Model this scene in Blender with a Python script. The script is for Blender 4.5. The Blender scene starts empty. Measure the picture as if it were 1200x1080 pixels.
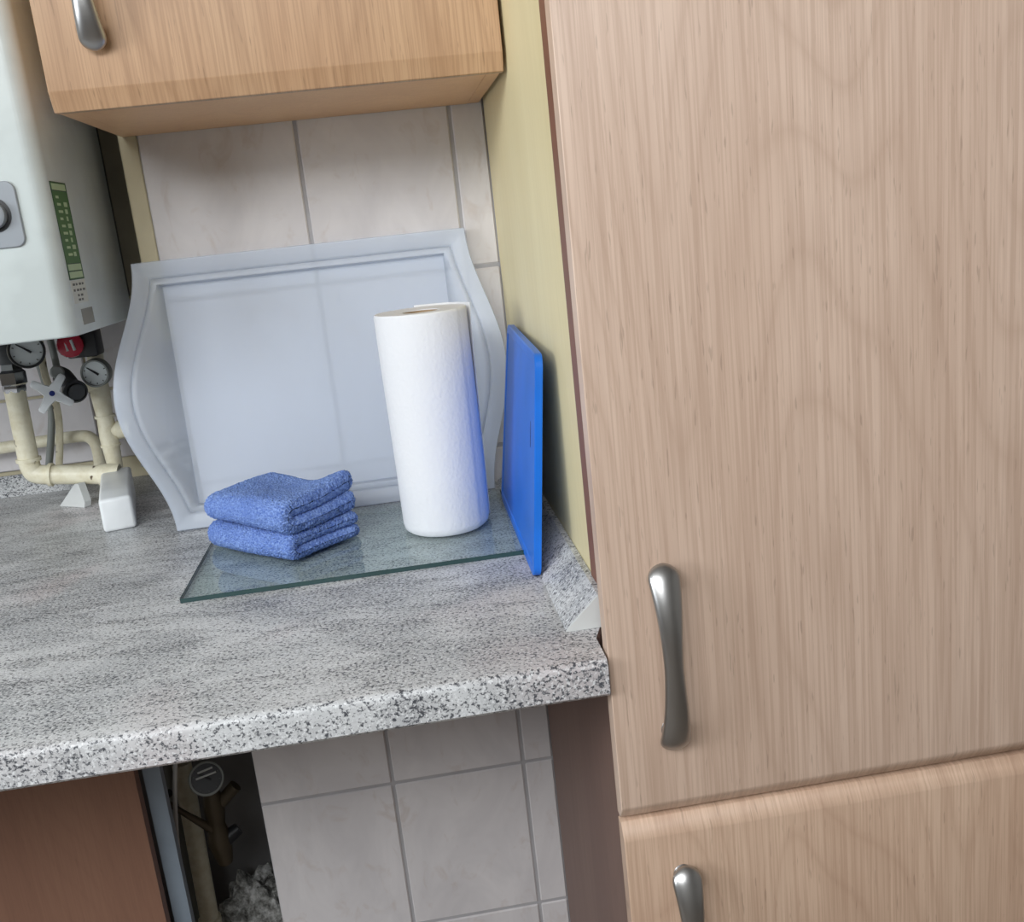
import bpy, bmesh, math, random
import numpy as np
from mathutils import Vector, Matrix
random.seed(7); rng = np.random.default_rng(7)
S = bpy.context.scene
COL = S.collection
Z0 = 0.9          # worktop height above the floor; shapes below are written relative to the worktop top

# ------------------------------------------------------------------ camera
F, CX, CY, CZ = 1158.53, -0.13673, -1.36056, 0.35826
PITCH, YAW, ROLL = -0.238089, 0.100596, -0.108536
_cy, _sy, _cp, _sp = math.cos(YAW), math.sin(YAW), math.cos(PITCH), math.sin(PITCH)
_f = Vector((_sy*_cp, _cy*_cp, _sp)); _r = Vector((_cy, -_sy, 0)); _u = _r.cross(_f)
_cr, _sr = math.cos(ROLL), math.sin(ROLL)
RGT, UPV = _cr*_r + _sr*_u, -_sr*_r + _cr*_u
cam = bpy.data.cameras.new('camera'); camo = bpy.data.objects.new('camera', cam); COL.objects.link(camo)
cam.sensor_fit = 'HORIZONTAL'; cam.sensor_width = 36; cam.lens = F/1200*36; cam.clip_start = 0.02
mw = Matrix((RGT, UPV, -_f)).transposed().to_4x4(); mw.translation = Vector((CX, CY, CZ+Z0))
camo.matrix_world = mw
S.camera = camo

# ------------------------------------------------------------------ light
W = bpy.data.worlds.new('world'); S.world = W; W.use_nodes = True
W.node_tree.nodes['Background'].inputs['Color'].default_value = (0.86, 0.93, 1.0, 1)
W.node_tree.nodes['Background'].inputs['Strength'].default_value = 0.30

def area(name, loc, target, sx, sy, energy, color):
    l = bpy.data.lights.new(name, 'AREA'); l.shape = 'RECTANGLE'; l.size = sx; l.size_y = sy
    l.energy = energy; l.color = color
    o = bpy.data.objects.new(name, l); COL.objects.link(o); o.location = loc
    o.rotation_euler = (Vector(target)-Vector(loc)).to_track_quat('-Z', 'Y').to_euler()
    return o
area('ceiling_light', (-0.80, -2.25, 2.36), (0.0, -0.55, 0.9), 1.7, 1.2, 76, (0.95, 0.98, 1.0))
area('window_light', (-2.3, -1.6, 1.65), (0.0, -0.4, 1.1), 0.9, 0.9, 29, (0.88, 0.94, 1.0))

S.view_settings.view_transform = 'Standard'; S.view_settings.look = 'None'
S.view_settings.gamma = 1; S.view_settings.use_curve_mapping = False
S.view_settings.exposure = 0.0

# ------------------------------------------------------------------ materials
def lin(c):
    return tuple((v/255/12.92 if v/255 <= 0.04045 else ((v/255+0.055)/1.055)**2.4) for v in c) + (1,)
class Mat:
    def __init__(s, name, rough=0.5, metal=0, spec=0.5, color=(128,128,128)):
        s.m = bpy.data.materials.new(name); s.m.use_nodes = True
        s.nt = s.m.node_tree; s.n = s.nt.nodes; s.b = s.n['Principled BSDF']
        s.b.inputs['Roughness'].default_value = rough; s.b.inputs['Metallic'].default_value = metal
        s.b.inputs['Specular IOR Level'].default_value = spec
        s.b.inputs['Base Color'].default_value = lin(color)
    def new(s, t, **k):
        nd = s.n.new(t)
        for a, v in k.items(): setattr(nd, a, v)
        return nd
    def link(s, a, b): s.nt.links.new(a, b)
    def coords(s, scale=(1,1,1), rot=(0,0,0), kind='pos'):
        mp = s.new('ShaderNodeMapping'); mp.inputs['Scale'].default_value = scale; mp.inputs['Rotation'].default_value = rot
        if kind == 'pos':
            g = s.new('ShaderNodeNewGeometry'); s.link(g.outputs['Position'], mp.inputs['Vector'])
        else:
            g = s.new('ShaderNodeTexCoord'); s.link(g.outputs['Object'], mp.inputs['Vector'])
        return mp.outputs['Vector']
    def noise(s, vec, scale, detail=3, rough=0.55, dist=0):
        t = s.new('ShaderNodeTexNoise'); t.inputs['Scale'].default_value = scale; t.inputs['Detail'].default_value = detail
        t.inputs['Roughness'].default_value = rough; t.inputs['Distortion'].default_value = dist
        s.link(vec, t.inputs['Vector']); return t.outputs['Fac']
    def ramp(s, fac, stops, interp='LINEAR'):
        r = s.new('ShaderNodeValToRGB'); r.color_ramp.interpolation = interp
        e = r.color_ramp.elements
        while len(e) < len(stops): e.new(0.5)
        for el, (p, c) in zip(e, stops):
            el.position = p; el.color = c if len(c) == 4 else lin(c)
        s.link(fac, r.inputs['Fac']); return r.outputs['Color']
    def mix(s, fac, a, b, mode='MIX'):
        m = s.new('ShaderNodeMix', data_type='RGBA', blend_type=mode)
        for v, i in ((fac, 0), (a, 6), (b, 7)):
            if hasattr(v, 'links'): s.link(v, m.inputs[i])
            elif i == 0: m.inputs[0].default_value = v
            else: m.inputs[i].default_value = v if len(v) == 4 else lin(v)
        return m.outputs[2]
    def base(s, c): s.link(c, s.b.inputs['Base Color'])
    def bump(s, h, strength, dist=0.001):
        b = s.new('ShaderNodeBump'); b.inputs['Strength'].default_value = strength; b.inputs['Distance'].default_value = dist
        s.link(h, b.inputs['Height']); s.link(b.outputs['Normal'], s.b.inputs['Normal'])
BW = lambda v: (v, v, v, 1)

def wood(name, c_light, c_mid, c_dark, rough=0.42, seed=0.0, horizontal=False, strength=1.0, yk=1.0):
    m = Mat(name, rough, spec=0.4)
    rot = (0, math.radians(90), 0) if horizontal else (0, 0, 0)
    off = seed*3.7
    def vec(sc):
        mp = m.new('ShaderNodeMapping'); g = m.new('ShaderNodeNewGeometry')
        mp.inputs['Location'].default_value = (off, off*1.3, off*.7); mp.inputs['Scale'].default_value = (sc[0], sc[1]*yk, sc[2]); mp.inputs['Rotation'].default_value = rot
        m.link(g.outputs['Position'], mp.inputs['Vector']); return mp.outputs['Vector']
    broad = m.noise(vec((9, 9, 0.9)), 1.0, 2, 0.5, 0.3)
    # cathedral figure: contour lines of a slow stretched noise
    slow = m.noise(vec((5.0, 5.0, 1.05)), 1.0, 1.5, 0.4, 0.1)
    mul = m.new('ShaderNodeMath', operation='MULTIPLY'); m.link(slow, mul.inputs[0]); mul.inputs[1].default_value = 22
    fr = m.new('ShaderNodeMath', operation='FRACT'); m.link(mul.outputs[0], fr.inputs[0])
    rings = m.ramp(fr.outputs[0], [(0, BW(1)), (0.10, BW(0.45)), (0.45, BW(0.05)), (0.85, BW(0.3)), (1, BW(1))])
    fine = m.noise(vec((430, 430, 7)), 1.0, 2.5, 0.6, 0.15)
    mid = m.noise(vec((120, 120, 2.6)), 1.0, 1.5, 0.5, 0.2)
    pores = m.noise(vec((420, 420, 42)), 1.0, 1, 0.5)
    def scaled(x, k):
        a = m.new('ShaderNodeMath', operation='MULTIPLY'); m.link(x, a.inputs[0]); a.inputs[1].default_value = k*strength; return a.outputs[0]
    c = m.mix(m.ramp(broad, [(0.3, BW(0)), (0.7, BW(1))]), c_mid, c_light)
    c = m.mix(scaled(rings, 0.34), c, c_dark)
    c = m.mix(scaled(m.ramp(fine, [(0.40, BW(1)), (0.56, BW(0))]), 0.40), c, c_dark)
    c = m.mix(scaled(m.ramp(mid, [(0.40, BW(1)), (0.60, BW(0))]), 0.20), c, c_dark)
    c = m.mix(scaled(m.ramp(pores, [(0.68, BW(0)), (0.75, BW(1))]), 0.30), c, tuple(v*0.72 for v in c_dark))
    m.base(c); m.bump(fine, 0.12, 0.0006)
    return m.m

def granite():
    m = Mat('grey_granite_laminate', 0.36, spec=0.45)
    R_ = (0, 0, math.radians(34))      # veins run diagonally across the top
    p = m.coords()
    vein = m.noise(m.coords((13, 44, 30), R_), 1.0, 5, 0.7, 0.8)
    big = m.noise(m.coords((1, 1.5, 1), R_), 7.5, 3, 0.6, 0.5)
    pink = m.noise(p, 5.1, 2, 0.5, 0.3)
    grain = m.noise(m.coords((300, 350, 350), R_), 1.0, 3, 0.66)
    spk2 = m.noise(p, 380, 2, 0.6)
    base = m.mix(m.ramp(big, [(0.38, BW(0)), (0.62, BW(1))]), (178, 180, 182), (206, 207, 208))
    base = m.mix(m.ramp(pink, [(0.52, BW(0)), (0.70, BW(0.5))]), base, (200, 184, 184))
    base = m.mix(m.ramp(vein, [(0.38, BW(0.35)), (0.52, BW(0))]), base, (148, 147, 147))
    # dark grain, denser where the veins and clouds run
    def madd(x, k, y):
        a = m.new('ShaderNodeMath', operation='MULTIPLY_ADD'); m.link(x, a.inputs[0]); a.inputs[1].default_value = k
        m.link(y, a.inputs[2]); return a.outputs[0]
    t = madd(vein, 0.30, madd(big, 0.13, grain))
    base = m.mix(m.ramp(t, [(0.59, BW(1)), (0.66, BW(0.65)), (0.70, BW(0.0))]), base, (72, 74, 80))
    base = m.mix(m.ramp(spk2, [(0.55, BW(0)), (0.64, BW(0.7))]), base, (232, 233, 234))
    m.base(base); m.bump(grain, 0.05, 0.0004)
    return m.m

def tile_mat():
    m = Mat('marbled_ceramic_glaze', 0.16, spec=0.5)
    v = m.coords((1, 1, 0.62), (0, math.radians(28), 0))
    a = m.noise(v, 9, 4, 0.6, 0.9); b = m.noise(v, 28, 3, 0.6, 1.2)
    c = m.mix(m.ramp(a, [(0.35, BW(0)), (0.68, BW(1))]), (217, 213, 213), (202, 198, 199))
    c = m.mix(m.ramp(b, [(0.56, BW(0)), (0.72, BW(0.4))]), c, (190, 176, 168))
    m.base(c); m.bump(m.noise(m.coords(), 26, 2, 0.5), 0.08, 0.002)
    return m.m

def plain(name, color, rough=0.5, metal=0, spec=0.5, bump=None):
    m = Mat(name, rough, metal, spec, color)
    n = m.noise(m.coords(), 14, 3)
    d = tuple(v*0.9 for v in color)
    m.base(m.mix(m.ramp(n, [(0.4, BW(0)), (0.62, BW(0.5))]), color, d))
    if bump: m.bump(m.noise(m.coords(), bump[0], 3, 0.6), bump[1], bump[2])
    return m.m

def painted_pipe():
    m = Mat('old_cream_paint', 0.38, color=(222, 213, 180))
    n = m.noise(m.coords(), 60, 4, 0.65); k = m.noise(m.coords(), 34, 2, 0.7)
    c = m.mix(m.ramp(n, [(0.4, BW(0)), (0.66, BW(0.6))]), (238, 232, 208), (214, 204, 170))
    c = m.mix(m.ramp(k, [(0.70, BW(0)), (0.73, BW(1))]), c, (92, 74, 50))
    m.base(c); m.bump(n, 0.25, 0.001); return m.m

def frosted():
    m = Mat('frosted_clear_plastic', 0.38, spec=0.5, color=(240, 246, 255))
    out = m.n['Material Output']
    tr = m.new('ShaderNodeBsdfTranslucent'); tr.inputs['Color'].default_value = lin((248, 251, 255))
    tp = m.new('ShaderNodeBsdfTransparent'); tp.inputs['Color'].default_value = lin((248, 251, 255))
    m1 = m.new('ShaderNodeMixShader'); m1.inputs[0].default_value = 0.26
    m.link(m.b.outputs[0], m1.inputs[1]); m.link(tr.outputs[0], m1.inputs[2])
    m2 = m.new('ShaderNodeMixShader'); m2.inputs[0].default_value = 0.56
    m.link(m1.outputs[0], m2.inputs[1]); m.link(tp.outputs[0], m2.inputs[2])
    m.link(m2.outputs[0], out.inputs['Surface'])
    return m.m

def glass_mat():
    m = Mat('green_tinted_glass', 0.03, color=(205, 228, 222))
    m.b.inputs['Transmission Weight'].default_value = 1; m.b.inputs['IOR'].default_value = 1.5
    m.b.inputs['Base Color'].default_value = lin((214, 233, 230))
    # let daylight pass the thin slab without heavy caustic noise: tinted mix of glass and see-through
    tp = m.new('ShaderNodeBsdfTransparent'); tp.inputs['Color'].default_value = lin((244, 249, 248))
    gl = m.new('ShaderNodeBsdfGlossy'); gl.inputs['Roughness'].default_value = 0.03
    fr = m.new('ShaderNodeFresnel'); fr.inputs['IOR'].default_value = 1.5
    ge = m.new('ShaderNodeNewGeometry'); iv = m.new('ShaderNodeMath', operation='SUBTRACT'); iv.inputs[0].default_value = 1; m.link(ge.outputs['Backfacing'], iv.inputs[1])
    pr_ = m.new('ShaderNodeMath', operation='MULTIPLY'); m.link(fr.outputs[0], pr_.inputs[0]); m.link(iv.outputs[0], pr_.inputs[1])
    mx = m.new('ShaderNodeMixShader'); m.link(pr_.outputs[0], mx.inputs[0]); m.link(tp.outputs[0], mx.inputs[1]); m.link(gl.outputs[0], mx.inputs[2])
    m.link(mx.outputs[0], m.n['Material Output'].inputs['Surface'])
    return m.m

def towel_mat():
    m = Mat('blue_terry', 0.95, spec=0.15)
    n = m.noise(m.coords(), 420, 2, 0.6); b = m.noise(m.coords(), 24, 2)
    c = m.mix(m.ramp(n, [(0.35, BW(0)), (0.66, BW(1))]), (88, 116, 186), (154, 182, 238))
    c = m.mix(m.ramp(b, [(0.4, BW(0)), (0.65, BW(0.35))]), c, (86, 116, 192))
    m.base(c); m.b.inputs['Sheen Weight'].default_value = 0.35
    m.b.inputs['Sheen Tint'].default_value = lin((160, 190, 250))
    m.bump(n, 1.0, 0.002); return m.m

def paper_mat():
    m = Mat('white_paper_towel', 0.9, spec=0.2, color=(232, 233, 236))
    v = m.new('ShaderNodeTexVoronoi'); v.inputs['Scale'].default_value = 230; v.feature = 'SMOOTH_F1'
    m.link(m.coords((1, 1, 1)), v.inputs['Vector'])
    w = m.noise(m.coords((1, 1, 0.5)), 90, 2, 0.5, 1.5)
    ad = m.new('ShaderNodeMath', operation='ADD'); m.link(v.outputs['Distance'], ad.inputs[0]); m.link(w, ad.inputs[1])
    m.bump(ad.outputs[0], 0.3, 0.0012); return m.m

def rubble_mat():
    m = Mat('broken_plaster', 0.95, spec=0.2)
    n = m.noise(m.coords(), 38, 5, 0.7)
    m.base(m.ramp(n, [(0.36, (70, 68, 66)), (0.48, (150, 150, 146)), (0.62, (226, 226, 224))]))
    m.bump(n, 0.8, 0.006); return m.m

M = dict(
    door=wood('beech_door', (220, 195, 176), (210, 183, 163), (176, 147, 127), 0.40, 0.3, yk=0.05),
    lower=wood('beech_lower_door', (216, 188, 164), (205, 173, 149), (170, 137, 114), 0.40, 1.9, yk=0.05),
    upper=wood('beech_wall_cabinet', (200, 166, 132), (190, 152, 118), (152, 116, 86), 0.40, 2.7, yk=0.05),
    under=wood('beech_carcass', (232, 188, 144), (224, 178, 134), (196, 148, 108), 0.45, 4.1, True, 0.5),
    cream=wood('pale_cream_board', (234, 222, 180), (228, 214, 170), (208, 194, 148), 0.5, 5.2, False, 0.35),
    dark=wood('dark_beech_board', (132, 104, 92), (122, 94, 84), (98, 74, 64), 0.5, 6.3, False, 0.5),  # darker beech of the lower side panel, its edging and the plinth
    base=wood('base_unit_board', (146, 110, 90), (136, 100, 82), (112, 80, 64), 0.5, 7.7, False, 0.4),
    edge=plain('red_brown_edging', (128, 84, 66), 0.5),
    granite=granite(), tile=tile_mat(),
    grout=plain('grey_grout', (172, 170, 172), 0.9, bump=(200, 0.3, 0.001)),
    plaster=plain('cream_wall_paint', (196, 186, 158), 0.85),
    boiler=plain('white_enamel', (208, 216, 214), 0.28),
    greyplastic=plain('grey_plastic', (150, 156, 162), 0.35),
    green=plain('green_print', (62, 110, 52), 0.5),
    palegreen=plain('pale_green_print', (178, 200, 160), 0.5),
    darkgreen=plain('dark_green_print', (40, 74, 44), 0.5),
    labelwhite=plain('white_label', (206, 208, 200), 0.5),
    ink=plain('grey_print', (92, 94, 92), 0.6),
    sticker=plain('grey_sticker', (130, 128, 118), 0.4),
    steel=plain('satin_nickel', (184, 183, 182), 0.32, 1.0),
    chrome=plain('chrome', (210, 212, 216), 0.12, 1.0),
    black=plain('black_plastic', (26, 27, 30), 0.4),
    darkmetal=plain('dark_brass', (74, 64, 48), 0.45, 0.3),
    grey=plain('dark_grey_plastic', (74, 76, 78), 0.45),
    pipe=painted_pipe(),
    greypipe=plain('grey_sleeve', (136, 140, 136), 0.5),
    dial=plain('dial_face', (214, 220, 220), 0.3),
    red=plain('red_plastic', (186, 34, 58), 0.25),
    white=plain('white_plastic', (238, 241, 242), 0.35),
    whitecap=plain('dull_white_plastic', (206, 208, 206), 0.5),
    bluedot=plain('blue_plastic', (24, 44, 120), 0.4),
    cyan=plain('blue_board_plastic', (18, 112, 222), 0.36, bump=(300, 0.06, 0.0004)),
    frosted=frosted(), glass=glass_mat(), glassedge=plain('green_glass_edge', (48, 74, 74), 0.12),
    towel=towel_mat(), paper=paper_mat(), card=plain('brown_card', (176, 150, 120), 0.9),
    rubble=rubble_mat(), masonry=plain('dark_masonry', (140, 138, 138), 0.95, bump=(40, 0.5, 0.004)), greyboard=plain('blue_grey_board', (150, 164, 178), 0.6, bump=(30, 0.2, 0.002)),
    whitewall=plain('white_wall_paint', (186, 184, 180), 0.9),
    floor=plain('grey_vinyl_floor', (124, 114, 104), 0.5),
    cable=plain('white_cable', (190, 192, 190), 0.5),
)

# ------------------------------------------------------------------ mesh helpers
class B:
    def __init__(s): s.v = []; s.f = []
    def add(s, vs, fs):
        n = len(s.v); s.v += [tuple(p) for p in vs]; s.f += [tuple(i+n for i in f) for f in fs]; return s
    def box(s, x0, x1, y0, y1, z0, z1, bev=0.0, seg=2):
        bm = bmesh.new(); bmesh.ops.create_cube(bm, size=1)
        for v in bm.verts:
            v.co = Vector(((x0+x1)/2+v.co.x*(x1-x0), (y0+y1)/2+v.co.y*(y1-y0), (z0+z1)/2+v.co.z*(z1-z0)))
        if bev: bmesh.ops.bevel(bm, geom=bm.edges[:], offset=bev, segments=seg, affect='EDGES', profile=0.5)
        return s.bm(bm)
    def bm(s, bm):
        bm.verts.index_update(); s.add([v.co[:] for v in bm.verts], [[v.index for v in f.verts] for f in bm.faces]); bm.free(); return s
    def prism(s, pts, axis, a0, a1, bev=0.0, seg=2):
        """extrude a closed 2-D outline along axis 0/1/2"""
        bm = bmesh.new()
        def P(p, a): 
            q = list(p); q.insert(axis, a); return q
        lo = [bm.verts.new(P(p, a0)) for p in pts]; hi = [bm.verts.new(P(p, a1)) for p in pts]
        n = len(pts)
        bm.faces.new(lo); bm.faces.new(hi)
        for i in range(n): bm.faces.new((lo[i], lo[(i+1) % n], hi[(i+1) % n], hi[i]))
        bmesh.ops.recalc_face_normals(bm, faces=bm.faces[:])
        if bev: bmesh.ops.bevel(bm, geom=bm.edges[:], offset=bev, segments=seg, affect='EDGES', profile=0.5)
        return s.bm(bm)
    def loft(s, rings, closed=True, cap=True):
        n = len(rings[0]); vs = [p for r in rings for p in r]; fs = []
        for i in range(len(rings)-1):
            for j in range(n if closed else n-1):
                k = (j+1) % n; fs.append((i*n+j, i*n+k, (i+1)*n+k, (i+1)*n+j))
        if cap and closed: fs.append(tuple(range(n-1, -1, -1))); fs.append(tuple(range((len(rings)-1)*n, len(rings)*n)))
        return s.add(vs, fs)
    def tube(s, pts, r, n=16, smooth=0):
        P = [Vector(p) for p in pts]
        if smooth:
            if isinstance(r, (list, tuple)): r = [float(q) for q in np.interp(np.arange(0, len(r)-1+1e-6, 1/smooth), np.arange(len(r)), r)]
            Q = []
            for i in range(len(P)-1):
                p0, p1, p2, p3 = P[max(i-1, 0)], P[i], P[i+1], P[min(i+2, len(P)-1)]
                for k in range(smooth):
                    t = k/smooth
                    Q.append(0.5*((2*p1)+(-p0+p2)*t+(2*p0-5*p1+4*p2-p3)*t*t+(-p0+3*p1-3*p2+p3)*t**3))
            Q.append(P[-1]); P = Q
        rings = []; N = None
        for i, p in enumerate(P):
            t = (P[min(i+1, len(P)-1)]-P[max(i-1, 0)]).normalized()
            if N is None:
                a = Vector((0, 0, 1)) if abs(t.z) < 0.9 else Vector((1, 0, 0)); N = (a-t*a.dot(t)).normalized()
            else: N = (N-t*N.dot(t)).normalized()
            Bn = t.cross(N); rr = r[i] if isinstance(r, (list, tuple)) else r
            rings.append([p+rr*(math.cos(2*math.pi*j/n)*N+math.sin(2*math.pi*j/n)*Bn) for j in range(n)])
        return s.loft(rings)
    def lathe(s, prof, origin, axis, n=32):
        """prof: list of (radius, distance along axis)"""
        a = Vector(axis).normalized(); e = Vector((0, 0, 1)) if abs(a.z) < 0.9 else Vector((1, 0, 0))
        N = (e-a*e.dot(a)).normalized(); Bn = a.cross(N); o = Vector(origin)
        return s.loft([[o+a*d+max(r, 1e-5)*(math.cos(2*math.pi*j/n)*N+math.sin(2*math.pi*j/n)*Bn) for j in range(n)] for r, d in prof])
    def mesh(s, name, smooth=True, angle=35, fix=True):
        me = bpy.data.meshes.new(name); me.from_pydata(s.v, [], s.f); 
        if fix:
            bm = bmesh.new(); bm.from_mesh(me); bmesh.ops.recalc_face_normals(bm, faces=bm.faces[:]); bm.to_mesh(me); bm.free()
        me.update()
        if smooth:
            me.polygons.foreach_set('use_smooth', [True]*len(me.polygons)); me.set_sharp_from_angle(angle=math.radians(angle))
        return me
    def build(s, name, mat, parent=None, smooth=True, angle=35, fix=True, base=None):
        vs = np.array(s.v, float); vs[:, 2] += Z0
        if parent is not None:
            org = world_loc(parent); loc = None
        else:
            org = np.array(base, float)+np.array((0, 0, Z0)) if base is not None else np.array(((vs[:, 0].min()+vs[:, 0].max())/2, (vs[:, 1].min()+vs[:, 1].max())/2, vs[:, 2].min()))
        s.v = [tuple(p) for p in (vs-org)]
        o = bpy.data.objects.new(name, s.mesh(name, smooth, angle, fix)); COL.objects.link(o)
        o.data.materials.append(M[mat])
        if parent is None: o.location = org
        else: o.parent = parent
        return o
def world_loc(o):
    p = np.zeros(3)
    while o is not None: p += np.array(o.location); o = o.parent
    return p
def tag(o, label=None, cat=None, group=None, kind=None):
    for k, v in (('label', label), ('category', cat), ('group', group), ('kind', kind)):
        if v: o[k] = v
    return o
def thing(name, loc, label, cat, group=None):
    o = bpy.data.objects.new(name, None); COL.objects.link(o); o.location = (loc[0], loc[1], loc[2]+Z0); o.empty_display_size = 0.05
    return tag(o, label, cat, group)

XP = 0.0139       # left face of the tall unit's side panel
XT = -0.434       # left corner of the tiled pier
YR = 0.36         # recessed wall behind the pipes
G, TW, TZ, ZG = -0.0319, 0.2001, 0.2497, 0.3014

# ------------------------------------------------------------------ setting
fl = B().box(-2.6, 1.9, -3.4, 0.5, -0.94, -0.9).build('floor', 'floor'); tag(fl, kind='structure')
o = B().box(-2.6, 1.9, -3.4, 0.5, 1.5, 1.54).build('ceiling', 'whitewall', smooth=False); tag(o, kind='structure')
o = B().box(-2.64, -2.6, -3.4, 0.5, -0.9, 1.5).build('wall_left', 'whitewall', smooth=False); tag(o, kind='structure')
o = B().box(-2.64, 1.94, -3.44, -3.4, -0.9, 1.5).build('wall_front', 'whitewall', smooth=False); tag(o, kind='structure')
o = B().box(1.9, 1.94, -3.4, 0.5, -0.9, 1.5).build('wall_right', 'whitewall', smooth=False); tag(o, kind='structure')
wb = B().box(XT+0.004, 1.9, 0.0022, YR+0.12, -0.9, 1.5).build('wall_back', 'grout', smooth=False); tag(wb, kind='structure')
cols = [(G-2*TW, G-TW), (G-TW, G), (G, G+TW)]
rows = [(ZG+k*TZ, ZG+(k+1)*TZ) for k in range(-5, 2)]
gap = 0.0024
for (z0, z1) in rows:
    for (x0, x1) in cols:
        if x0 < G-1e-6 or True:
            xr = min(x1, XP-0.001+gap)
            j = random.uniform(-0.0005, 0.0005)
            zt = max(z0, -0.9)
            B().box(x0+gap, xr-gap, 0.0+j, 0.008, zt+gap, z1-gap, 0.0018, 1).build('tile', 'tile', wb)
wr = B().box(-2.6, XT+0.003, YR+0.003, YR+0.12, -0.9, 1.5).build('wall_recess', 'plaster', smooth=False); tag(wr, kind='structure')
wl = B().box(-2.6, XT+0.0035, YR-0.012, YR+0.0025, -0.9, -0.034).build('wall_recess_lower', 'masonry', smooth=False); tag(wl, kind='structure')
gx = -0.657
for r in range(-1, 1):
    for cidx in range(-2, 2):
        x0 = gx+cidx*TW; x1 = x0+TW
        z0, z1 = ((0.034, 0.155), (0.155, 0.30))[r+1]
        B().box(x0+gap, min(x1, XT)-gap, YR-0.004, YR+0.004, z0+gap, z1-gap, 0.0018, 1).build('tile', 'tile', wr)

# ------------------------------------------------------------------ worktop
th, D = 0.0331, 0.6205
wt = thing('worktop', (-0.75, -0.3, -th), 'speckled grey granite-pattern worktop running wall to tall cupboard', 'worktop')
YF = -D
def rounded_front(r=0.007, n=5):
    return [(YF+r-r*math.sin(a), -r+r*math.cos(a)) for a in [math.pi/2*i/n for i in range(n+1)]]
prof = [(0.0-0.001, 0.0)] + rounded_front() + [(YF, -th+0.003), (YF+0.003, -th), (-0.001, -th)]
b = B().prism(prof, 0, -1.5, -0.0012)
b.prism([(-0.0012, -0.575), (XP-0.0006, -0.535), (XP-0.0006, -0.001), (-0.0012, -0.001)], 2, -th, 0.0)
b.prism([(-1.5, -0.0015), (XT-0.001, -0.0015), (XT-0.001, YR-0.004), (-1.5, YR-0.004)], 2, -th, 0.0)
b.build('slab', 'granite', wt, angle=30)

# triangular upstands
def upstand(p0, p1, inward, w, h, name, label, cap=True, cap_at=0):
    p0 = Vector(p0); p1 = Vector(p1); i = Vector(inward)
    sec = lambda p: [p, p+i*w, p+i*w*0.94+Vector((0, 0, 0.003)), p+i*0.006+Vector((0, 0, h)), p+Vector((0, 0, h))]
    t = thing(name, ((p0+p1)/2)[:], label, 'trim')
    d = (p1-p0).normalized()
    B().loft([sec(p0+d*0.002), sec(p1-d*0.001)]).build('trim_strip', 'granite', t, angle=20)
    if cap: o = B().loft([sec(p0-d*0.0012), sec(p0+d*0.002)]).build('end_cap', 'whitecap', t, angle=20); o['label'] = 'plain grey plastic end cap'
    return t
upstand((XP-0.0006, -0.553, 0.0004), (XP-0.0006, -0.003, 0.0004), (-1, 0, 0), 0.037, 0.030, 'worktop_upstand', 'triangular granite-pattern strip along the foot of the cream side panel')
upstand((-0.70, YR-0.006, 0.0004), (-1.5, YR-0.006, 0.0004), (0, -1, 0), 0.036, 0.030, 'worktop_upstand', 'grey granite-pattern strip behind the pipes at the back wall', False)

# ------------------------------------------------------------------ tall cupboard
def handle(bm_, cx, yface, zc, L=0.166, w=0.0146):
    """bow handle: broad rounded ends that turn in to the door, slim waist"""
    n, N = 56, 24; rings = []
    def c_(u):
        k = abs(u)
        return Vector((cx, yface-(0.0075+0.0185*(1-k**3.2)), zc+L/2*u))
    for i in range(n+1):
        u = math.cos(math.pi*i/n)
        c = c_(u); T = (c_(max(u-0.01, -1))-c_(min(u+0.01, 1))).normalized()
        Nn = Vector((0, -1, 0)); Nn = (Nn-T*Nn.dot(T)).normalized()
        hw = w*(0.56+0.44*abs(u)**1.5); ht = 0.0058
        e = (1-abs(u))*L/2/0.0125
        if e < 1: k = math.sqrt(max(1-(1-e)**2, 0.0004)); hw *= k; ht *= (0.25+0.75*k)
        rings.append([c+Vector((1, 0, 0))*hw*math.cos(2*math.pi*j/N)+Nn*ht*math.sin(2*math.pi*j/N) for j in range(N)])
    bm_.loft(rings)
    for sgn in (1, -1):
        z = zc+sgn*(L/2-0.0135)
        bm_.loft([[(cx+0.0075*s_*math.cos(a), yface-dd, z+0.0085*s_*math.sin(a)) for a in [2*math.pi*j/18 for j in range(18)]] for s_, dd in ((1.15, 0.0003), (1.0, 0.002), (0.95, 0.012))])
    return bm_
def door(x0, x1, z0, z1, yback, yfront, ct, cb, ch=0.010, hh=0.0135):
    """slab with sloping moulded top / bottom edge"""
    p = [(yback, z0), (yback, z1)]
    p += [(yfront+ch, z1), (yfront+0.0012, z1-hh+0.002), (yfront, z1-hh-0.001)] if ct else [(yfront+0.001, z1), (yfront, z1-0.001)]
    p += [(yfront, z0+hh+0.001), (yfront+0.0012, z0+hh-0.002), (yfront+ch, z0)] if cb else [(yfront, z0+0.001), (yfront+0.001, z0)]
    return B().prism(p, 0, x0, x1, 0.0007, 1)
YD = -0.6122; YB = -0.592
tc = thing('tall_cupboard', (0.31, -0.25, -0.9), 'tall beech cupboard with two stacked doors at the worktop end', 'cupboard')
d1 = door(0.0008, 0.60, -0.159, 1.3, YB, YD, False, True).build('door', 'door', tc)
handle(B(), 0.0495, YD, -0.0065).build('handle', 'steel', d1, angle=60)
d2 = door(0.0008, 0.60, -0.76, -0.1635, YB, YD, True, False).build('door', 'lower', tc)
handle(B(), 0.0505, YD, -0.288).build('handle', 'steel', d2, angle=60)
o = B().box(XP, XP+0.016, -0.50, 0.0-0.0005, -th-0.002, 1.3).build('side_panel', 'cream', tc, smooth=False); o['label'] = 'pale cream side panel'
B().box(XP, XP+0.016, -0.565, 0.0-0.0005, -0.9, -th-0.0025).build('side_panel', 'dark', tc, smooth=False)
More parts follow.
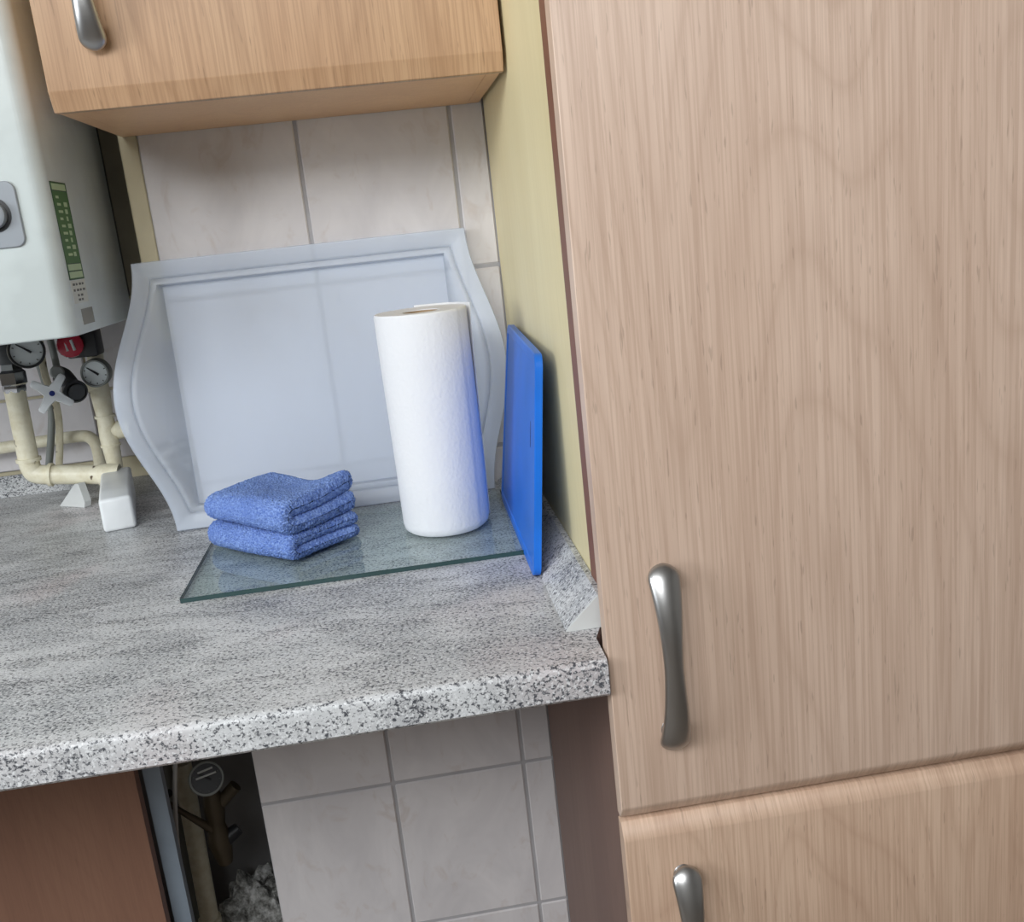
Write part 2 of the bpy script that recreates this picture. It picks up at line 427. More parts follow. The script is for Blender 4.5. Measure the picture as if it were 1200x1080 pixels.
o = B().box(XP-0.0015, XP+0.016, -0.585, -0.5003, -th-0.002, 1.3, 0.001, 1).build('edge_strip', 'edge', tc); o['label'] = 'red-brown front edging strip'
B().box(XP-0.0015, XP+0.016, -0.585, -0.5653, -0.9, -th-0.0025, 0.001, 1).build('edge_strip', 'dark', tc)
B().box(XP+0.0165, 0.60, -0.57, -0.0005, -0.165, -0.145).build('shelf', 'under', tc, smooth=False)
B().box(0.584, 0.60, -0.5905, -0.0005, -0.9, 1.3).build('side_panel', 'door', tc, smooth=False)
B().box(XP+0.0165, 0.5835, -0.55, -0.53, -0.9, -0.77).build('plinth', 'dark', tc, smooth=False)

# ------------------------------------------------------------------ wall cabinet
H, YU, XL = 0.5095, -0.2716, -0.4477
wc = thing('wall_cabinet', (-0.22, -0.13, H), 'beech wall cabinet hung above the worktop', 'cabinet')
dd = door(XL, 0.0098, H, 1.2, YU+0.018, YU, False, True, 0.007, 0.0185).build('door', 'upper', wc)
handle(B(), -0.392, YU, 0.566+0.079).build('handle', 'steel', dd, angle=60)
B().box(XL+0.001, XL+0.017, YU+0.0185, -0.001, H+0.001, 1.2).build('side_panel', 'under', wc, smooth=False)
B().box(-0.0075, 0.0085, YU+0.0185, -0.001, H+0.0012, 1.2, 0.0008, 1).build('side_panel', 'under', wc, smooth=False)
B().box(XL+0.0172, -0.0079, YU+0.0185, -0.001, H+0.001, H+0.017).build('bottom_panel', 'under', wc, smooth=False)
B().box(XL+0.0172, -0.0079, -0.006, -0.001, H+0.0172, 1.2).build('back_panel', 'cream', wc, smooth=False)

# ------------------------------------------------------------------ boiler
bx, byf, byb, bz = -0.491, -0.2, 0.06, 0.283
bo = thing('boiler', (-0.69, 0.05, bz), 'white wall-hung boiler at the left with a green energy label', 'boiler')
rr = 0.018
pr = [(-0.93, byb), (-0.93, byf)] + [(bx-rr+rr*math.sin(a), byf+rr-rr*math.cos(a)) for a in [math.pi/2*i/8 for i in range(9)]] + [(bx, byb)]
bm = B().prism(pr, 2, bz, 1.05, 0.0025, 2); bm.build('casing', 'boiler', bo, angle=50)
B().box(-0.90, -0.565, byb+0.0005, YR+0.0025, bz+0.02, 1.0).build('back_frame', 'grey', bo, smooth=False)
def rrect(x0, x1, z0, z1, r, n=6):
    pts = []
    for cx_, cz_, a0 in ((x1-r, z1-r, 0), (x0+r, z1-r, 90), (x0+r, z0+r, 180), (x1-r, z0+r, 270)):
        pts += [(cx_+r*math.cos(math.radians(a0+90*i/n)), cz_+r*math.sin(math.radians(a0+90*i/n))) for i in range(n+1)]
    return pts
cp = B().prism(rrect(-0.67, -0.5215, 0.386, 0.4555, 0.010), 1, byf-0.003, byf-0.0003, 0.001, 1).build('control_panel', 'greyplastic', bo)
B().lathe([(0.0185, 0), (0.0185, 0.0012), (0.0150, 0.0014), (0.0150, 0.0004)], (-0.549, byf-0.003, 0.4215), (0, -1, 0), 40).build('dial_ring', 'black', cp)
B().lathe([(0.0148, 0), (0.0144, 0.009), (0.012, 0.0105), (0.0001, 0.011)], (-0.549, byf-0.003, 0.4215), (0, -1, 0), 40).build('dial', 'greyplastic', cp)
# flat printed label on the side of the casing
xs = bx+0.0003
def quad(b_, y0, y1, z0, z1, x): return b_.box(bx-0.0005, x, y0, y1, z0, z1)
lab = quad(B(), -0.182, -0.128, 0.345, 0.4525, xs).build('energy_label', 'green', bo, smooth=False)
pb = B()
for (y0, y1, z0, z1) in ((-0.179, -0.131, 0.4435, 0.4505), (-0.179, -0.131, 0.3465, 0.3535), (-0.179, -0.131, 0.355, 0.362)): quad(pb, y0, y1, z0, z1, xs+0.0002)
for k in range(9):
    z = 0.4345-k*0.0079
    w = 0.006+0.0025*(k % 3)
    quad(pb, -0.172+0.001*k*0.5, -0.172+0.001*k*0.5+w+0.004, z, z+0.0028, xs+0.0002)
    if k: quad(pb, -0.148, -0.148+0.006+0.003*((k*2) % 3), z-0.0008, z+0.0042, xs+0.0002)
pb.build('label_print', 'palegreen', lab, smooth=False)
pf = B()
for z in (0.3445, 0.3535, 0.362, 0.4425, 0.4515): quad(pf, -0.1825, -0.1275, z, z+0.001, xs+0.00025)
for y in (-0.1825, -0.1285): quad(pf, y, y+0.001, 0.345, 0.4525, xs+0.00025)
pf.build('label_border', 'darkgreen', lab, smooth=False)
lw = quad(B(), -0.182, -0.128, 0.318, 0.3435, xs).build('text_label', 'labelwhite', bo, smooth=False)
pt_ = B()
for r_, z in enumerate((0.338, 0.3315, 0.3255, 0.3205)):
    for k in range(4): 
        if r_ < 2 or k in (1, 2): quad(pt_, -0.176+k*0.0115, -0.176+k*0.0115+0.008-0.002*((k+r_) % 2), z, z+0.0026, xs+0.0002)
pt_.build('label_print', 'ink', lw, smooth=False)
quad(B(), -0.164, -0.120, 0.293, 0.311, xs).build('sticker', 'sticker', bo, smooth=False)

o = B().box(-0.4535, -0.4304, 0.001, 0.022, 0.25, 1.2, 0.0015, 1).build('batten', 'plaster'); tag(o, 'narrow cream painted batten between the boiler and the tiled pier', 'batten')
# ------------------------------------------------------------------ pipework under the boiler
def at(px, py, y):
    """the point of depth y seen at a pixel of the photograph"""
    d = _f+RGT*((px-600)/F)+UPV*((540-py)/F); t = (y-CY)/d.y
    return Vector((CX, CY, CZ))+d*t
P = lambda px, py, y=0.2: at(px, py, y)
# thick cream pipe with elbow
t = thing('heating_pipe', P(36, 560)[:2]+(P(36, 560).z-0.015,), 'thick cream painted pipe with an elbow and chrome nut, leftmost under the boiler', 'pipe')
a, e, en = P(17, 456), P(37, 556), P(140, 556)
e = Vector((e.x, 0.2, e.z))
B().tube([a, a.lerp(e, 0.5), a.lerp(e, 0.86), a.lerp(e, 0.95)+Vector((0.002, 0, 0.001)), e+Vector((0.004, 0, 0.003)), e.lerp(en, 0.07)+Vector((0, 0, 0.001)), e.lerp(en, 0.16), e.lerp(en, 0.6), en], 0.0150, 20, 3).build('tube', 'pipe', t, angle=70)
B().tube([a.lerp(e, 0.80), a.lerp(e, 0.84)], 0.0182, 20).build('collar', 'pipe', t)
B().tube([e.lerp(en, 0.20), e.lerp(en, 0.24)], 0.0182, 20).build('collar', 'pipe', t)
B().tube([e.lerp(en, 0.78), e.lerp(en, 1.0)], 0.0172, 20).build('coupling', 'pipe', t)
up = (a-e).normalized()
o = B().lathe([(0.0165, -0.004), (0.0175, 0), (0.0175, 0.006), (0.021, 0.009), (0.021, 0.026), (0.017, 0.03), (0.015, 0.042)], a, up, 6).build('nut', 'chrome', t, angle=20); o['label'] = 'chrome hexagonal nut'
o = B().tube([a+up*0.04, a+up*0.06, a+up*0.078], [0.022, 0.024, 0.018], 16).build('valve_body', 'grey', t); o['label'] = 'dark grey valve body'
# thin cream pipe along the wall
t = thing('water_pipe', P(60, 520, 0.30)[:], 'thin cream painted pipe running low along the recessed wall and turning down', 'pipe')
q = [P(-60, 533, 0.31), P(0, 525, 0.31), P(50, 517, 0.31), P(92, 511, 0.31), P(106, 513, 0.31), P(114, 524, 0.31), P(118, 548, 0.31)]
B().tube(q, 0.0098, 16, 4).build('tube', 'pipe', t, angle=70)
# vertical valve pipe on the right
t = thing('valve_pipe', P(132, 556, 0.24)[:], 'cream painted upright pipe with a side tee, rightmost under the boiler', 'pipe')
v = [P(108, 385, 0.24), P(113, 430, 0.24), P(118, 462, 0.24), P(123, 488, 0.24), P(128, 512, 0.24), P(137, 556, 0.24)]
B().tube(v, [0.012, 0.0125, 0.0150, 0.0125, 0.0145, 0.0105], 18, 4).build('tube', 'pipe', t, angle=70)
B().tube([v[3].lerp(v[4], -0.08), v[3].lerp(v[4], 0.04)], 0.0155, 18).build('collar', 'pipe', t)
B().tube([v[4].lerp(v[5], 0.18), v[4].lerp(v[5], 0.24)], 0.0155, 18).build('collar', 'pipe', t)
te = P(126, 505, 0.24); B().tube([te, te+Vector((0.028, 0, 0))], 0.0115, 16).build('tee', 'pipe', t)
B().tube([te+Vector((0.016, 0, 0)), te+Vector((0.036, 0, 0))], 0.0145, 16).build('collar', 'pipe', t)
B().tube([P(104, 447, 0.24), P(118, 449, 0.24)], 0.016, 16).build('valve_body', 'pipe', t)
# two slim pipes
t = thing('slim_pipe', P(58, 548, 0.27)[:], 'slim grey pipe behind the white cross tap', 'pipe')
B().tube([P(44, 422, 0.275), P(52, 445, 0.275), P(60, 480, 0.275), P(60, 510, 0.275), P(57, 550, 0.275)], 0.0058, 12, 4).build('tube', 'greypipe', t, angle=70)
t = thing('slim_pipe', P(70, 548, 0.26)[:], 'slim cream pipe behind the white cross tap', 'pipe')
B().tube([P(46, 398, 0.245), P(53, 440, 0.245), P(66, 475, 0.25), P(70, 510, 0.25), P(69, 552, 0.25)], 0.0056, 12, 4).build('tube', 'pipe', t, angle=70)
t = thing('slim_pipe', P(64, 425, 0.27)[:], 'slim grey pipe rising beside the red valve cap', 'pipe')
B().tube([P(58, 395, 0.30), P(62, 410, 0.30), P(67, 432, 0.30)], 0.0055, 12, 4).build('tube', 'greypipe', t, angle=70)
# gauges and valves
toward = (Vector((CX, CY, CZ))-P(60, 430)).normalized()
def gauge(name, c, r, label, cat, rim, face, ax):
    t = thing(name, c[:], label, cat); a = Vector(ax).normalized()
    B().lathe([(r*0.9, -0.016), (r, -0.012), (r, 0.004), (r*0.96, 0.0055), (r*0.86, 0.0055), (r*0.85, 0.001), (0.0001, 0.001)], c, a, 36).build('bezel', rim, t)
    B().lathe([(r*0.85, 0.0012), (r*0.85, 0.002), (0.0001, 0.002)], c, a, 32).build('face', face, t)
    rt = Vector((0, 0, 1)).cross(a).normalized(); u_ = a.cross(rt)
    nd = B(); q0 = c+a*0.003-rt*r*0.5+u_*r*0.45; q1 = c+a*0.003+rt*r*0.22-u_*r*0.12
    nd.tube([q0, q1], [0.0008, 0.0018], 8); nd.build('needle', 'black', t)
    mk = B()
    for k in range(7):
        an = math.radians(-200+k*37); p0 = c+a*0.0025+(rt*math.cos(an)+u_*math.sin(an))*r*0.68; p1 = c+a*0.0025+(rt*math.cos(an)+u_*math.sin(an))*r*0.78
        mk.tube([p0, p1], 0.0007, 6)
    mk.build('scale_marks', 'ink', t)
    B().tube([c-a*0.016, c-a*0.05], 0.008, 12).build('stem', 'grey', t)
    return t
gauge('pressure_gauge', P(31, 411, 0.14), 0.0252, 'round grey pressure gauge with black bezel below the boiler front', 'gauge', 'black', 'dial', toward+Vector((0.1, 0, -0.05)))
t = gauge('round_dial', P(112, 437, 0.205), 0.0215, 'small pale round dial on the right-hand valve pipe', 'gauge', 'greypipe', 'dial', toward+Vector((-0.35, 0, -0.1)))
c = P(82, 404, 0.18)
t = thing('relief_valve', c[:], 'red capped relief valve with dark square body under the boiler', 'valve')
ax = (toward+Vector((0.0, 0, -0.1))).normalized()
o = B().lathe([(0.0185, -0.012), (0.0195, 0.0), (0.0180, 0.006), (0.013, 0.0085), (0.0001, 0.009)], c, ax, 14).build('cap', 'red', t, angle=25); o['label'] = 'ribbed red cap'
nb = B()
for k in range(2): 
    q0 = c+ax*0.009+Vector((-0.008+0.01*k, 0, 0.008)); nb.tube([q0, q0+Vector((0.003, 0, -0.016))], 0.0022, 8)
nb.build('cap_mark', 'whitecap', o)
o = B().box(c.x-0.012, c.x+0.034, c.y+0.012, c.y+0.05, c.z-0.022, c.z+0.03, 0.004).build('body', 'black', t)
t = thing('drain_valve', P(86, 455, 0.21)[:], 'dark grey round valve behind the white cross tap', 'valve')
B().tube([P(66, 437, 0.215), P(74, 441, 0.215), P(85, 452, 0.215)], [0.0125, 0.014, 0.012], 14, 3).build('body', 'grey', t)
ca = (toward+Vector((0.25, 0, -0.2))).normalized()
B().lathe([(0.013, -0.018), (0.0165, -0.010), (0.0175, 0.004), (0.0150, 0.006), (0.0150, 0.002), (0.0115, 0.002), (0.0115, 0.010), (0.0001, 0.011)], P(88, 458, 0.19), ca, 28).build('cap', 'grey', t)
B().lathe([(0.010, -0.01), (0.0105, 0.006), (0.008, 0.008), (0.0001, 0.008)], P(67, 436, 0.195), toward, 12).build('nut', 'greypipe', t, angle=20)
# cross tap
c = P(61, 461, 0.16)
t = thing('cross_tap', c[:], 'white four-armed tap handle with a blue centre dot', 'tap')
a = (toward+Vector((0, 0, 0.05))).normalized(); rt = Vector((0, 0, 1)).cross(a).normalized(); u_ = a.cross(rt)
out = []
for k in range(4):
    an = math.radians(52+90*k); L = 0.032
    for da, rr_ in ((-42, 0.0118), (-20, 0.018), (-10.5, L*0.93), (-6, L), (6, L), (10.5, L*0.93), (20, 0.018)):
        q = an+math.radians(da); out.append((rr_*math.cos(q), rr_*math.sin(q)))
rings = []
for off, sc in ((-0.006, 0.93), (-0.0045, 1), (0.0035, 1), (0.0055, 0.9)):
    rings.append([c+a*off+rt*x*sc+u_*y*sc for x, y in out])
B().loft(rings).build('handle', 'white', t, angle=40)
o = B().lathe([(0.004, 0.004), (0.004, 0.0062), (0.0001, 0.0066)], c, a, 16).build('centre_dot', 'bluedot', t); o['label'] = 'dark blue centre dot'
B().tube([c-a*0.005, c-a*0.055], 0.007, 12).build('spindle', 'greypipe', t)
c = P(147, 454, YR-0.006); c.y = YR-0.004
t = thing('wall_peg', c[:], 'tiny dark peg stuck in the tile joint right of the pipes', 'peg')
B().lathe([(0.002, 0), (0.002, 0.012), (0.0045, 0.013), (0.005, 0.022), (0.0001, 0.023)], c, (0, -1, 0), 12).build('pin', 'grey', t)
# broken wall behind the worktop corner
bmr = bmesh.new(); bmesh.ops.create_icosphere(bmr, subdivisions=4, radius=1)
for v_ in bmr.verts:
    k = 1+0.25*math.sin(7*v_.co.x+3*v_.co.z)*math.cos(6*v_.co.y)+random.uniform(-.06, .06)
    v_.co = Vector((-0.52+v_.co.x*k*0.075, YR-0.02+v_.co.y*k*0.022, 0.03+v_.co.z*k*0.026))
o = B().bm(bmr).build('plaster_rubble', 'rubble'); tag(o, 'dark crumbled plaster in the corner behind the frosted tray', 'rubble')

# ------------------------------------------------------------------ small white things on the worktop
f0, f1 = Vector((-0.549, 0.006, 0)), Vector((-0.600, 0.212, 0))
dv = (f1-f0).normalized(); sv = Vector((dv.y, -dv.x, 0))
bmw = bmesh.new()
secs = [(0.0, 0.0215, 0.047), (0.06, 0.0215, 0.049), ((f1-f0).length, 0.0225, 0.047)]
rings = [[bmw.verts.new(f0+dv*s_+sv*x*w_+Vector((0, 0, z*h_+0.0005))) for x, z in ((-1, 0), (1, 0), (1.0, 1), (-0.97, 1))] for s_, w_, h_ in secs]
for i in range(2):
    for j in range(4): bmw.faces.new((rings[i][j], rings[i][(j+1) % 4], rings[i+1][(j+1) % 4], rings[i+1][j]))
bmw.faces.new(rings[0][::-1]); bmw.faces.new(rings[-1])
bmesh.ops.recalc_face_normals(bmw, faces=bmw.faces[:])
bmesh.ops.bevel(bmw, geom=bmw.edges[:], offset=0.005, segments=3, affect='EDGES', profile=0.5)
o = B().bm(bmw).build('plastic_block', 'white'); tag(o, 'oblong white plastic block lying on the worktop left of the frosted tray', 'block')
q0, q1 = Vector((-0.692, 0.205, 0.0005)), Vector((-0.645, 0.172, 0.0005))
tri = lambda off: [q0+off, q1+off, q1+off+Vector((0.002, 0, 0.008)), q1+off+Vector((-0.003, 0.004, 0.037)), q1+off+Vector((-0.010, 0.008, 0.037))]
nrm = Vector((-(q1-q0).y, (q1-q0).x, 0)).normalized()
o = B().loft([tri(nrm*0), tri(nrm*0.012)]).build('corner_cap', 'whitecap', angle=20); tag(o, 'loose triangular white plastic cap standing by the cream pipe', 'cap')

# ------------------------------------------------------------------ glass slab
gx0, gx1, gy0, gy1 = -0.402, -0.0265, -0.331, -0.062
gs = thing('glass_board', ((gx0+gx1)/2, (gy0+gy1)/2, 0.0), 'clear greenish glass board lying flat under the towels and roll', 'board')
B().box(gx0, gx1, gy0, gy1, 0.0004, 0.0054, 0.0006, 1).build('pane', 'glass', gs)
e = B().box(gx0, gx1, gy0-0.0005, gy0, 0.0004, 0.0054)
e.box(gx0-0.0005, gx0, gy0, gy1, 0.0004, 0.0054); e.box(gx1, gx1+0.0005, gy0, gy1, 0.0004, 0.0054)
o = e.build('ground_edge', 'glassedge', gs, smooth=False); o['label'] = 'dark green ground edge'

# ------------------------------------------------------------------ frosted tray
tr_w0, tr_w1 = -0.432, -0.062      # base, left and right edge
tr_h = 0.292                        # base height along its slope
ey = Vector((0, 0.026, 0.345)); ey.normalize(); en_ = Vector((0, -ey.z, ey.y)); ex = Vector((1, 0, 0))
org_t = Vector((0, -0.038, 0.0012))   # foot line of the rim
def tp(x, s, d): return org_t+ex*x+ey*s+en_*d
fw = 0.031; rec = 0.012
def bul(s):   # sideways swing of the curved ends (0 at the corners)
    u_ = min(max((s-0.0)/(tr_h+2*fw), 0), 1)
    return math.sin(math.pi*u_)**2
def ring(k):
    """closed loop round the tray at profile step k: 0 base edge .. 5 outer lip"""
    # (outward fraction of flange, depth forward of base)
    outf, dep = [(0, -rec), (0.06, -0.001), (0.30, 0.0), (0.42, 0.003), (0.80, 0.004), (0.97, 0.005), (1.0, 0.0), (0.985, -0.006)][k]
    pts = []
    NX, NS = 24, 48
    L0, L1, s0, s1 = tr_w0-outf*fw, tr_w1+outf*fw, fw-outf*fw, fw+tr_h+outf*fw
    def side(sx, s):
        bb = bul(s)
        grow = 0 if k == 0 else bb
        return grow*0.040, grow*0.040
    for i in range(NX): pts.append(tp(L0+(L1-L0)*i/NX, s0, dep))
    for i in range(NS):
        s = s0+(s1-s0)*i/NS; g_, d_ = side(1, s); pts.append(tp(L1+g_*0.80, s, dep+d_))
    for i in range(NX): pts.append(tp(L1-(L1-L0)*i/NX, s1, dep))
    for i in range(NS):
        s = s1-(s1-s0)*i/NS; g_, d_ = side(-1, s); pts.append(tp(L0-g_, s, dep+d_))
    return pts
tray = thing('frosted_tray', (-0.247, -0.03, 0.0), 'frosted clear plastic tray with wavy sides standing against the wall tiles', 'tray')
rs = [ring(k) for k in range(8)]
def shell(rings, cap0):
    b_ = B(); b_.loft(rings, True, False)
    if cap0: b_.f.append(tuple(range(len(rings[0]))))
    return b_
def solid(o, t):
    md = o.modifiers.new('thick', 'SOLIDIFY'); md.thickness = t; md.offset = 0; return o
nb_ = B(); nb_.add(rs[0], [tuple(range(len(rs[0])))])
solid(nb_.build('base', 'frosted', tray, smooth=False), 0.0016)
solid(shell(rs[0:3], False).build('wall', 'frosted', tray, angle=60), 0.0016)
solid(shell(rs[2:], False).build('rim', 'frosted', tray, angle=60), 0.0018)

# ------------------------------------------------------------------ towels
A0 = Vector((-0.290, -0.268, 0)); ea = Vector((-0.70, 0.715, 0)).normalized(); eb = Vector((0.715, 0.70, 0)).normalized()
def towel(name, z0, h, LA, LB, label, dipf, seed, shift=0.0):
    r2 = np.random.default_rng(seed)
    NO, NA = 420, 150
    hl = h/2; g = 0.0003
    # outline in (b, z) with matching mid-line points
    o_, m_ = [], []
    def put(p, q): o_.append(p); m_.append(q)
    n1 = 110
    for i in range(n1): b_ = LB-hl/2-(LB-hl/2-hl)*i/n1; put((b_, 0), (b_, hl/2))
    for i in range(70):
        a = -math.pi/2-math.pi*i/70; put((hl+hl*math.cos(a), hl+hl*math.sin(a)), (hl+0.5*hl*math.cos(a), hl+0.5*hl*math.sin(a)))
    for i in range(n1): b_ = hl+(LB-hl/2-hl)*i/n1; put((b_, h), (b_, h-hl/2))
    for i in range(24): a = math.pi/2-math.pi*i/24; put((LB-hl/2+hl/2*math.cos(a)*1.0, h-hl/2+(hl/2-g/2)*math.sin(a)), (LB-hl/2, h-hl/2))
    for i in range(48): b_ = LB-hl/2-(LB-hl/2-hl*1.1)*i/48; put((b_, hl+g), (b_, h-hl/2))
    for i in range(1, 24): a = math.pi/2+math.pi*i/24; put((hl*1.03+hl*0.05*math.cos(a), hl+g*math.sin(a)), (hl+0.5*hl*math.cos(a), hl+0.5*hl*math.sin(a)))
    for i in range(48): b_ = hl*1.1+(LB-hl/2-hl*1.1)*i/48; put((b_, hl-g), (b_, hl/2))
    for i in range(24): a = math.pi/2-math.pi*i/24; put((LB-hl/2+hl/2*math.cos(a), hl/2+(hl/2-g/2)*math.sin(a)), (LB-hl/2, hl/2))
    o_ = np.array(o_); m_ = np.array(m_); n = len(o_)
    re = 0.0075
    ts = np.linspace(0, LA, NA)
    ts = np.concatenate([np.linspace(0, re, 10)[:-1]**1.0, np.linspace(re, LA-re, NA-20), np.linspace(LA-re, LA, 10)[1:]])
    V = np.zeros((len(ts), n, 3))
    for i, t_ in enumerate(ts):
        d_ = min(t_, LA-t_); s_ = 1 if d_ >= re else math.sqrt(max(1-(1-d_/re)**2, 0.0009))
        V[i, :, 0] = t_; V[i, :, 1:] = m_+(o_-m_)*s_
    # normals from neighbours for the terry loops
    dn = np.roll(V, -1, 1)-np.roll(V, 1, 1); da = np.gradient(V, axis=0)
    nr = np.cross(dn, da); nr /= (np.linalg.norm(nr, axis=2, keepdims=True)+1e-9)
    V = V+nr*(r2.random((len(ts), n, 1))-0.5)*0.0026
    V = V.reshape(-1, 3)
    a_, b_, z_ = V[:, 0]/LA, V[:, 1]/LB, V[:, 2]
    V[:, 2] = z_+dipf(a_, b_, z_/h)
    V[:, 1] += 0.004*np.sin(a_*3.1+seed)*(1-b_)+0.003*np.sin(5*a_+2*seed)*b_
    V[:, 0] += 0.003*np.sin(b_*4+seed*2)
    pts = [A0+eb*shift+ea*v[0]+eb*v[1]+Vector((0, 0, z0+v[2])) for v in V]
    fs = []
    for i in range(len(ts)-1):
        for j in range(n):
            k = (j+1) % n; fs.append((i*n+j, i*n+k, (i+1)*n+k, (i+1)*n+j))
    b2 = B(); b2.v = [p[:] for p in pts]; b2.f = fs
    o = b2.build(name, 'towel', angle=180, fix=True); return tag(o, label, 'towel', None)
def dip_low(a, b, z): return z*(-0.002*np.sin(a*3.1)*b)
def dip_top(a, b, z):
    g = lambda x, c, w: np.exp(-((x-c)/w)**2)
    return z*(0.012*g(a, 0.0, 0.30)*g(b, 1.0, 0.40)-0.012*g(a, 0.48, 0.34)*g(b, 0.75, 0.42)-0.004*g(a, 0.95, 0.35)*g(b, 1.0, 0.3)-0.006*g(a, 1.0, 0.3)*g(b, 0.1, 0.5))
towel('folded_towel', 0.0062, 0.031, 0.160, 0.110, 'blue terry towel folded flat on the glass, under the other one', dip_low, 3)
towel('folded_towel', 0.0382, 0.040, 0.163, 0.118, 'blue terry towel folded on top of the other, its top sagging', dip_top, 5, -0.002)

# ------------------------------------------------------------------ kitchen roll
rc = Vector((-0.1065, -0.1955, 0.0058)); R_, Hh = 0.0545, 0.262
kr = thing('kitchen_roll', rc[:], 'upright white kitchen paper roll on the glass board', 'paper roll')
prof_n = 96; rings = []
a0 = math.radians(-40)
def rad(a, z):   # slightly loose spiral wrap with a free end on the right
    k = ((a-a0) % (2*math.pi))/(2*math.pi)
    return (R_-0.0006+0.0012*k)*(0.975+0.022*z/Hh)+0.0006*math.sin(3*a+z*20)
for z, s_ in ((0, 0.90), (0.003, 0.965), (0.010, 0.995), (0.07, 1), (0.13, 1), (0.2, 1), (Hh-0.003, 1), (Hh-0.001, 0.993), (Hh, 0.975)):
    rings.append([rc+Vector((rad(2*math.pi*j/prof_n+a0, z)*s_*math.cos(2*math.pi*j/prof_n+a0), rad(2*math.pi*j/prof_n+a0, z)*s_*math.sin(2*math.pi*j/prof_n+a0), z)) for j in range(prof_n)])
for ri, z in ((0.041, Hh-0.0012), (0.030, Hh-0.0004), (0.0215, Hh-0.0012), (0.0212, 0.002)):
    rings.append([rc+Vector((ri*math.cos(2*math.pi*j/prof_n+a0), ri*math.sin(2*math.pi*j/prof_n+a0), z)) for j in range(prof_n)])
rings.append(rings[0])
B().loft(rings, True, False).build('paper_wrap', 'paper', kr, angle=50)
B().loft([[rc+Vector((r_*math.cos(2*math.pi*j/48), r_*math.sin(2*math.pi*j/48), z)) for j in range(48)] for r_, z in ((0.0208, 0.001), (0.0208, Hh-0.002), (0.0194, Hh-0.002), (0.0194, 0.001), (0.0208, 0.001))], True, False).build('card_tube', 'card', kr)
fl_r = []
for i in range(15):
    z = 0.004+(Hh+0.002-0.004)*i/14
    row = []
    for j in range(22):
        t_ = j/21; a = math.radians(96-92*t_); r_ = R_*(0.978+0.022*z/Hh)+0.0006+0.0030*t_**6*(z/Hh)**2
        row.append(rc+Vector((r_*math.cos(a), r_*math.sin(a), z)))
    fl_r.append(row)
o = solid(B().loft(fl_r, False, False).build('loose_sheet', 'paper', kr, angle=80), 0.0006); o['label'] = 'loose end of the outer sheet'

# ------------------------------------------------------------------ blue board leaning on the side panel
bl0, bl1 = Vector((-0.0312, -0.4145, 0.001)), Vector((-0.0280, -0.092, 0.001))     # foot, front and back
tl0, tl1 = Vector((-0.0065, -0.4105, 0.229)), Vector((0.0035, -0.105, 0.231))        # top, front and back
def bp(u_, v_, d_):
    p = bl0.lerp(bl1, u_).lerp(tl0.lerp(tl1, u_), v_)
    nr_ = Vector((-0.99, 0.0, 0.1)).normalized(); return p+nr_*d_
def rr2(rad_u, rad_v, inset=0.0, n=6):
    pts = []
    for cu, cv, a0_ in ((1-rad_u, 1-rad_v, 0), (rad_u, 1-rad_v, 90), (rad_u, rad_v, 180), (1-rad_u, rad_v, 270)):
        for i in range(n+1):
            q = math.radians(a0_+90*i/n); pts.append((cu+(rad_u-inset)*math.cos(q), cv+(rad_v-inset*1.38)*math.sin(q)))
    return pts
bb = thing('chopping_board', (-0.02, -0.26, 0.0), 'bright blue plastic chopping board leaning on the cream side panel', 'board')
outl = rr2(0.045, 0.06)
rings = [[bp(u_, v_, d_) for u_, v_ in rr2(0.045, 0.06, ins)] for d_, ins in ((-0.0075, 0.006), (-0.0068, 0.0), (0.0, 0.0), (0.0008, 0.004), (0.0008, 0.030), (-0.0004, 0.036))]
B().loft(rings).build('panel', 'cyan', bb, angle=30)
sl = B(); 
sl.loft([[bp(0.13+0.007*math.cos(a), 0.62+0.06*math.sin(a), d_) for a in [2*math.pi*j/20 for j in range(20)]] for d_ in (-0.0010, 0.0002)])
o = sl.build('slot', 'bluedot', bb); o['label'] = 'dark narrow hanging slot'

# ------------------------------------------------------------------ under the worktop
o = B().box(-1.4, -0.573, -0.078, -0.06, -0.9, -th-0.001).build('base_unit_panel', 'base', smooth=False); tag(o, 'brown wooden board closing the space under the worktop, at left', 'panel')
o = B().box(-0.5725, -0.5485, -0.045, -0.030, -0.9, -th-0.001).build('grey_board', 'greyboard', smooth=False); tag(o, 'blue-grey upright board beside the brown panel', 'board')
t = thing('waste_pipe', P(250, 1080, 0.2)[:2]+(-0.9,), 'cream pipe standing upright in the dark gap under the worktop', 'pipe')
w0, w1 = P(222, 945, 0.165), P(252, 1110, 0.165)
B().tube([w0+(w0-w1)*0.3, w0, w1, w1+(w1-w0)*0.9], 0.0155, 18).build('tube', 'pipe', t)
B().tube([w0+(w1-w0)*0.78, w0+(w1-w0)*0.84], 0.019, 18).build('collar', 'pipe', t)
t = thing('waste_pipe', P(226, 1080, 0.2)[:2]+(-0.9,), 'second pale pipe just left of the upright cream pipe', 'pipe')
w0, w1 = P(206, 930, 0.20), P(234, 1110, 0.20)
B().tube([w0+(w0-w1)*0.3, w0, w1, w1+(w1-w0)*0.9], 0.0125, 18).build('tube', 'greypipe', t)
o = B().tube([P(206, 880, 0.01), P(205, 930, 0.01), P(208, 990, 0.01), P(216, 1040, 0.01), P(219, 1110, 0.01), P(222, 1200, 0.01)], 0.0034, 10, 4).build('cable', 'cable', angle=70); tag(o, 'thin white cable hanging down in front of the pipes', 'cable')
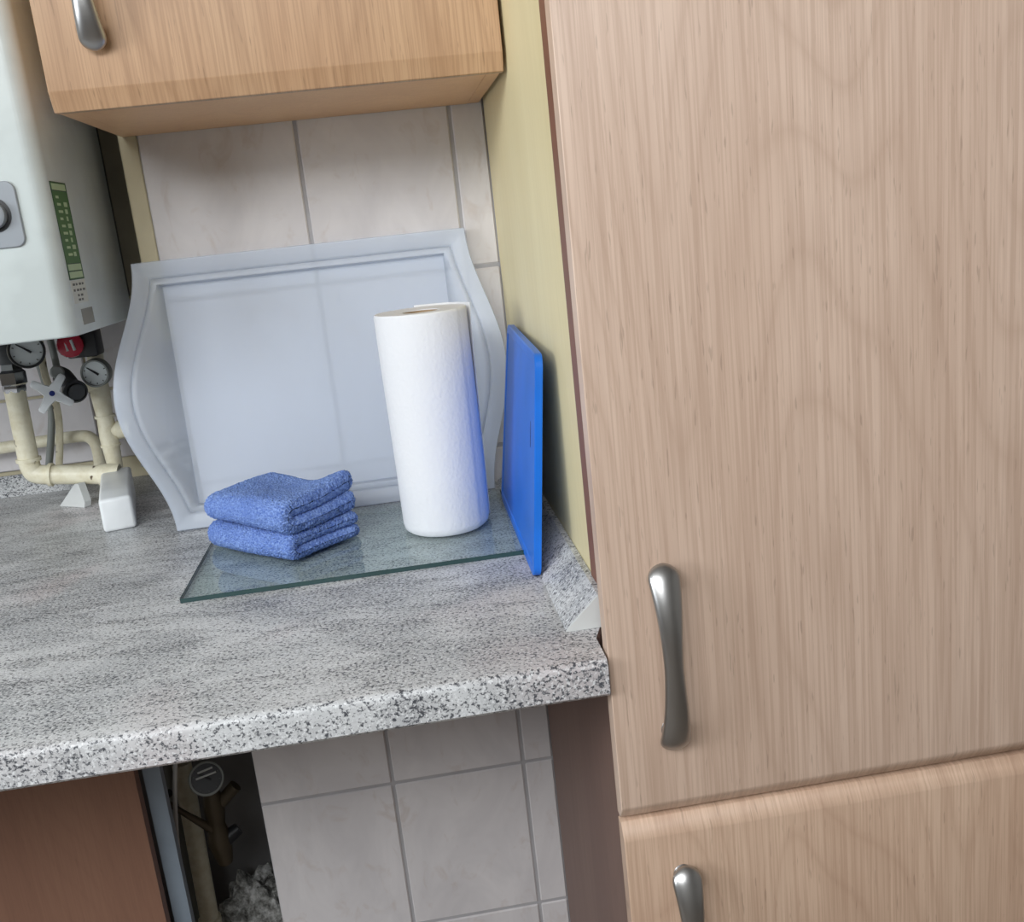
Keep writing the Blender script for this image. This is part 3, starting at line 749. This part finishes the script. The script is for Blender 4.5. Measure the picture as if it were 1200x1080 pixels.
# water meter and stopcock
c = P(242, 912, 0.05); mt = (Vector((CX, CY, CZ))-c).normalized()
t = gauge('water_meter', c, 0.0262, 'round dark water meter under the worktop edge', 'meter', 'greypipe', 'black', mt)
q = B(); rt = Vector((0, 0, 1)).cross(mt).normalized(); u_ = mt.cross(rt)
for k, (s0_, s1_) in enumerate(((-0.8, 0.8), (-0.6, 0.6))):
    q.tube([c+mt*0.0035+rt*0.019*s0_+u_*(0.003+0.008*k), c+mt*0.0035+rt*0.019*s1_+u_*(0.006+0.008*k)], 0.0016, 8)
q.build('counter_strip', 'whitecap', t)
t = thing('stopcock', P(256, 960, 0.12)[:], 'dark brass stopcock with a slanting lever below the water meter', 'valve')
B().tube([P(247, 925, 0.08), P(251, 945, 0.08), P(254, 965, 0.08), P(258, 985, 0.08), P(265, 1010, 0.08)], [0.012, 0.017, 0.013, 0.019, 0.011], 14, 4).build('body', 'darkmetal', t)
B().tube([P(188, 935, 0.05), P(215, 952, 0.06), P(250, 972, 0.075)], [0.0042, 0.0045, 0.0075], 12, 3).build('lever', 'darkmetal', t)
B().tube([P(180, 945, 0.048), P(200, 928, 0.048)], 0.006, 12).build('grip', 'black', t)
B().tube([P(250, 950, 0.08), P(276, 920, 0.085)], 0.0105, 12).build('side_outlet', 'darkmetal', t)
B().tube([P(262, 985, 0.08), P(280, 970, 0.09)], [0.014, 0.010], 12).build('side_outlet', 'black', t)
bmr = bmesh.new(); bmesh.ops.create_icosphere(bmr, subdivisions=5, radius=1)
cc = P(304, 1062, 0.25)
for v_ in bmr.verts:
    k = 1+0.18*math.sin(6*v_.co.x+4*v_.co.z)*math.cos(5*v_.co.y)+0.08*math.sin(17*v_.co.x)*math.sin(15*v_.co.z)+random.uniform(-.03, .03)
    v_.co = cc+Vector((v_.co.x*k*0.066, v_.co.y*k*0.05, v_.co.z*k*0.085-0.02))
o = B().bm(bmr).build('masonry_rubble', 'rubble'); tag(o, 'rough grey broken masonry at the foot of the dark gap', 'rubble')
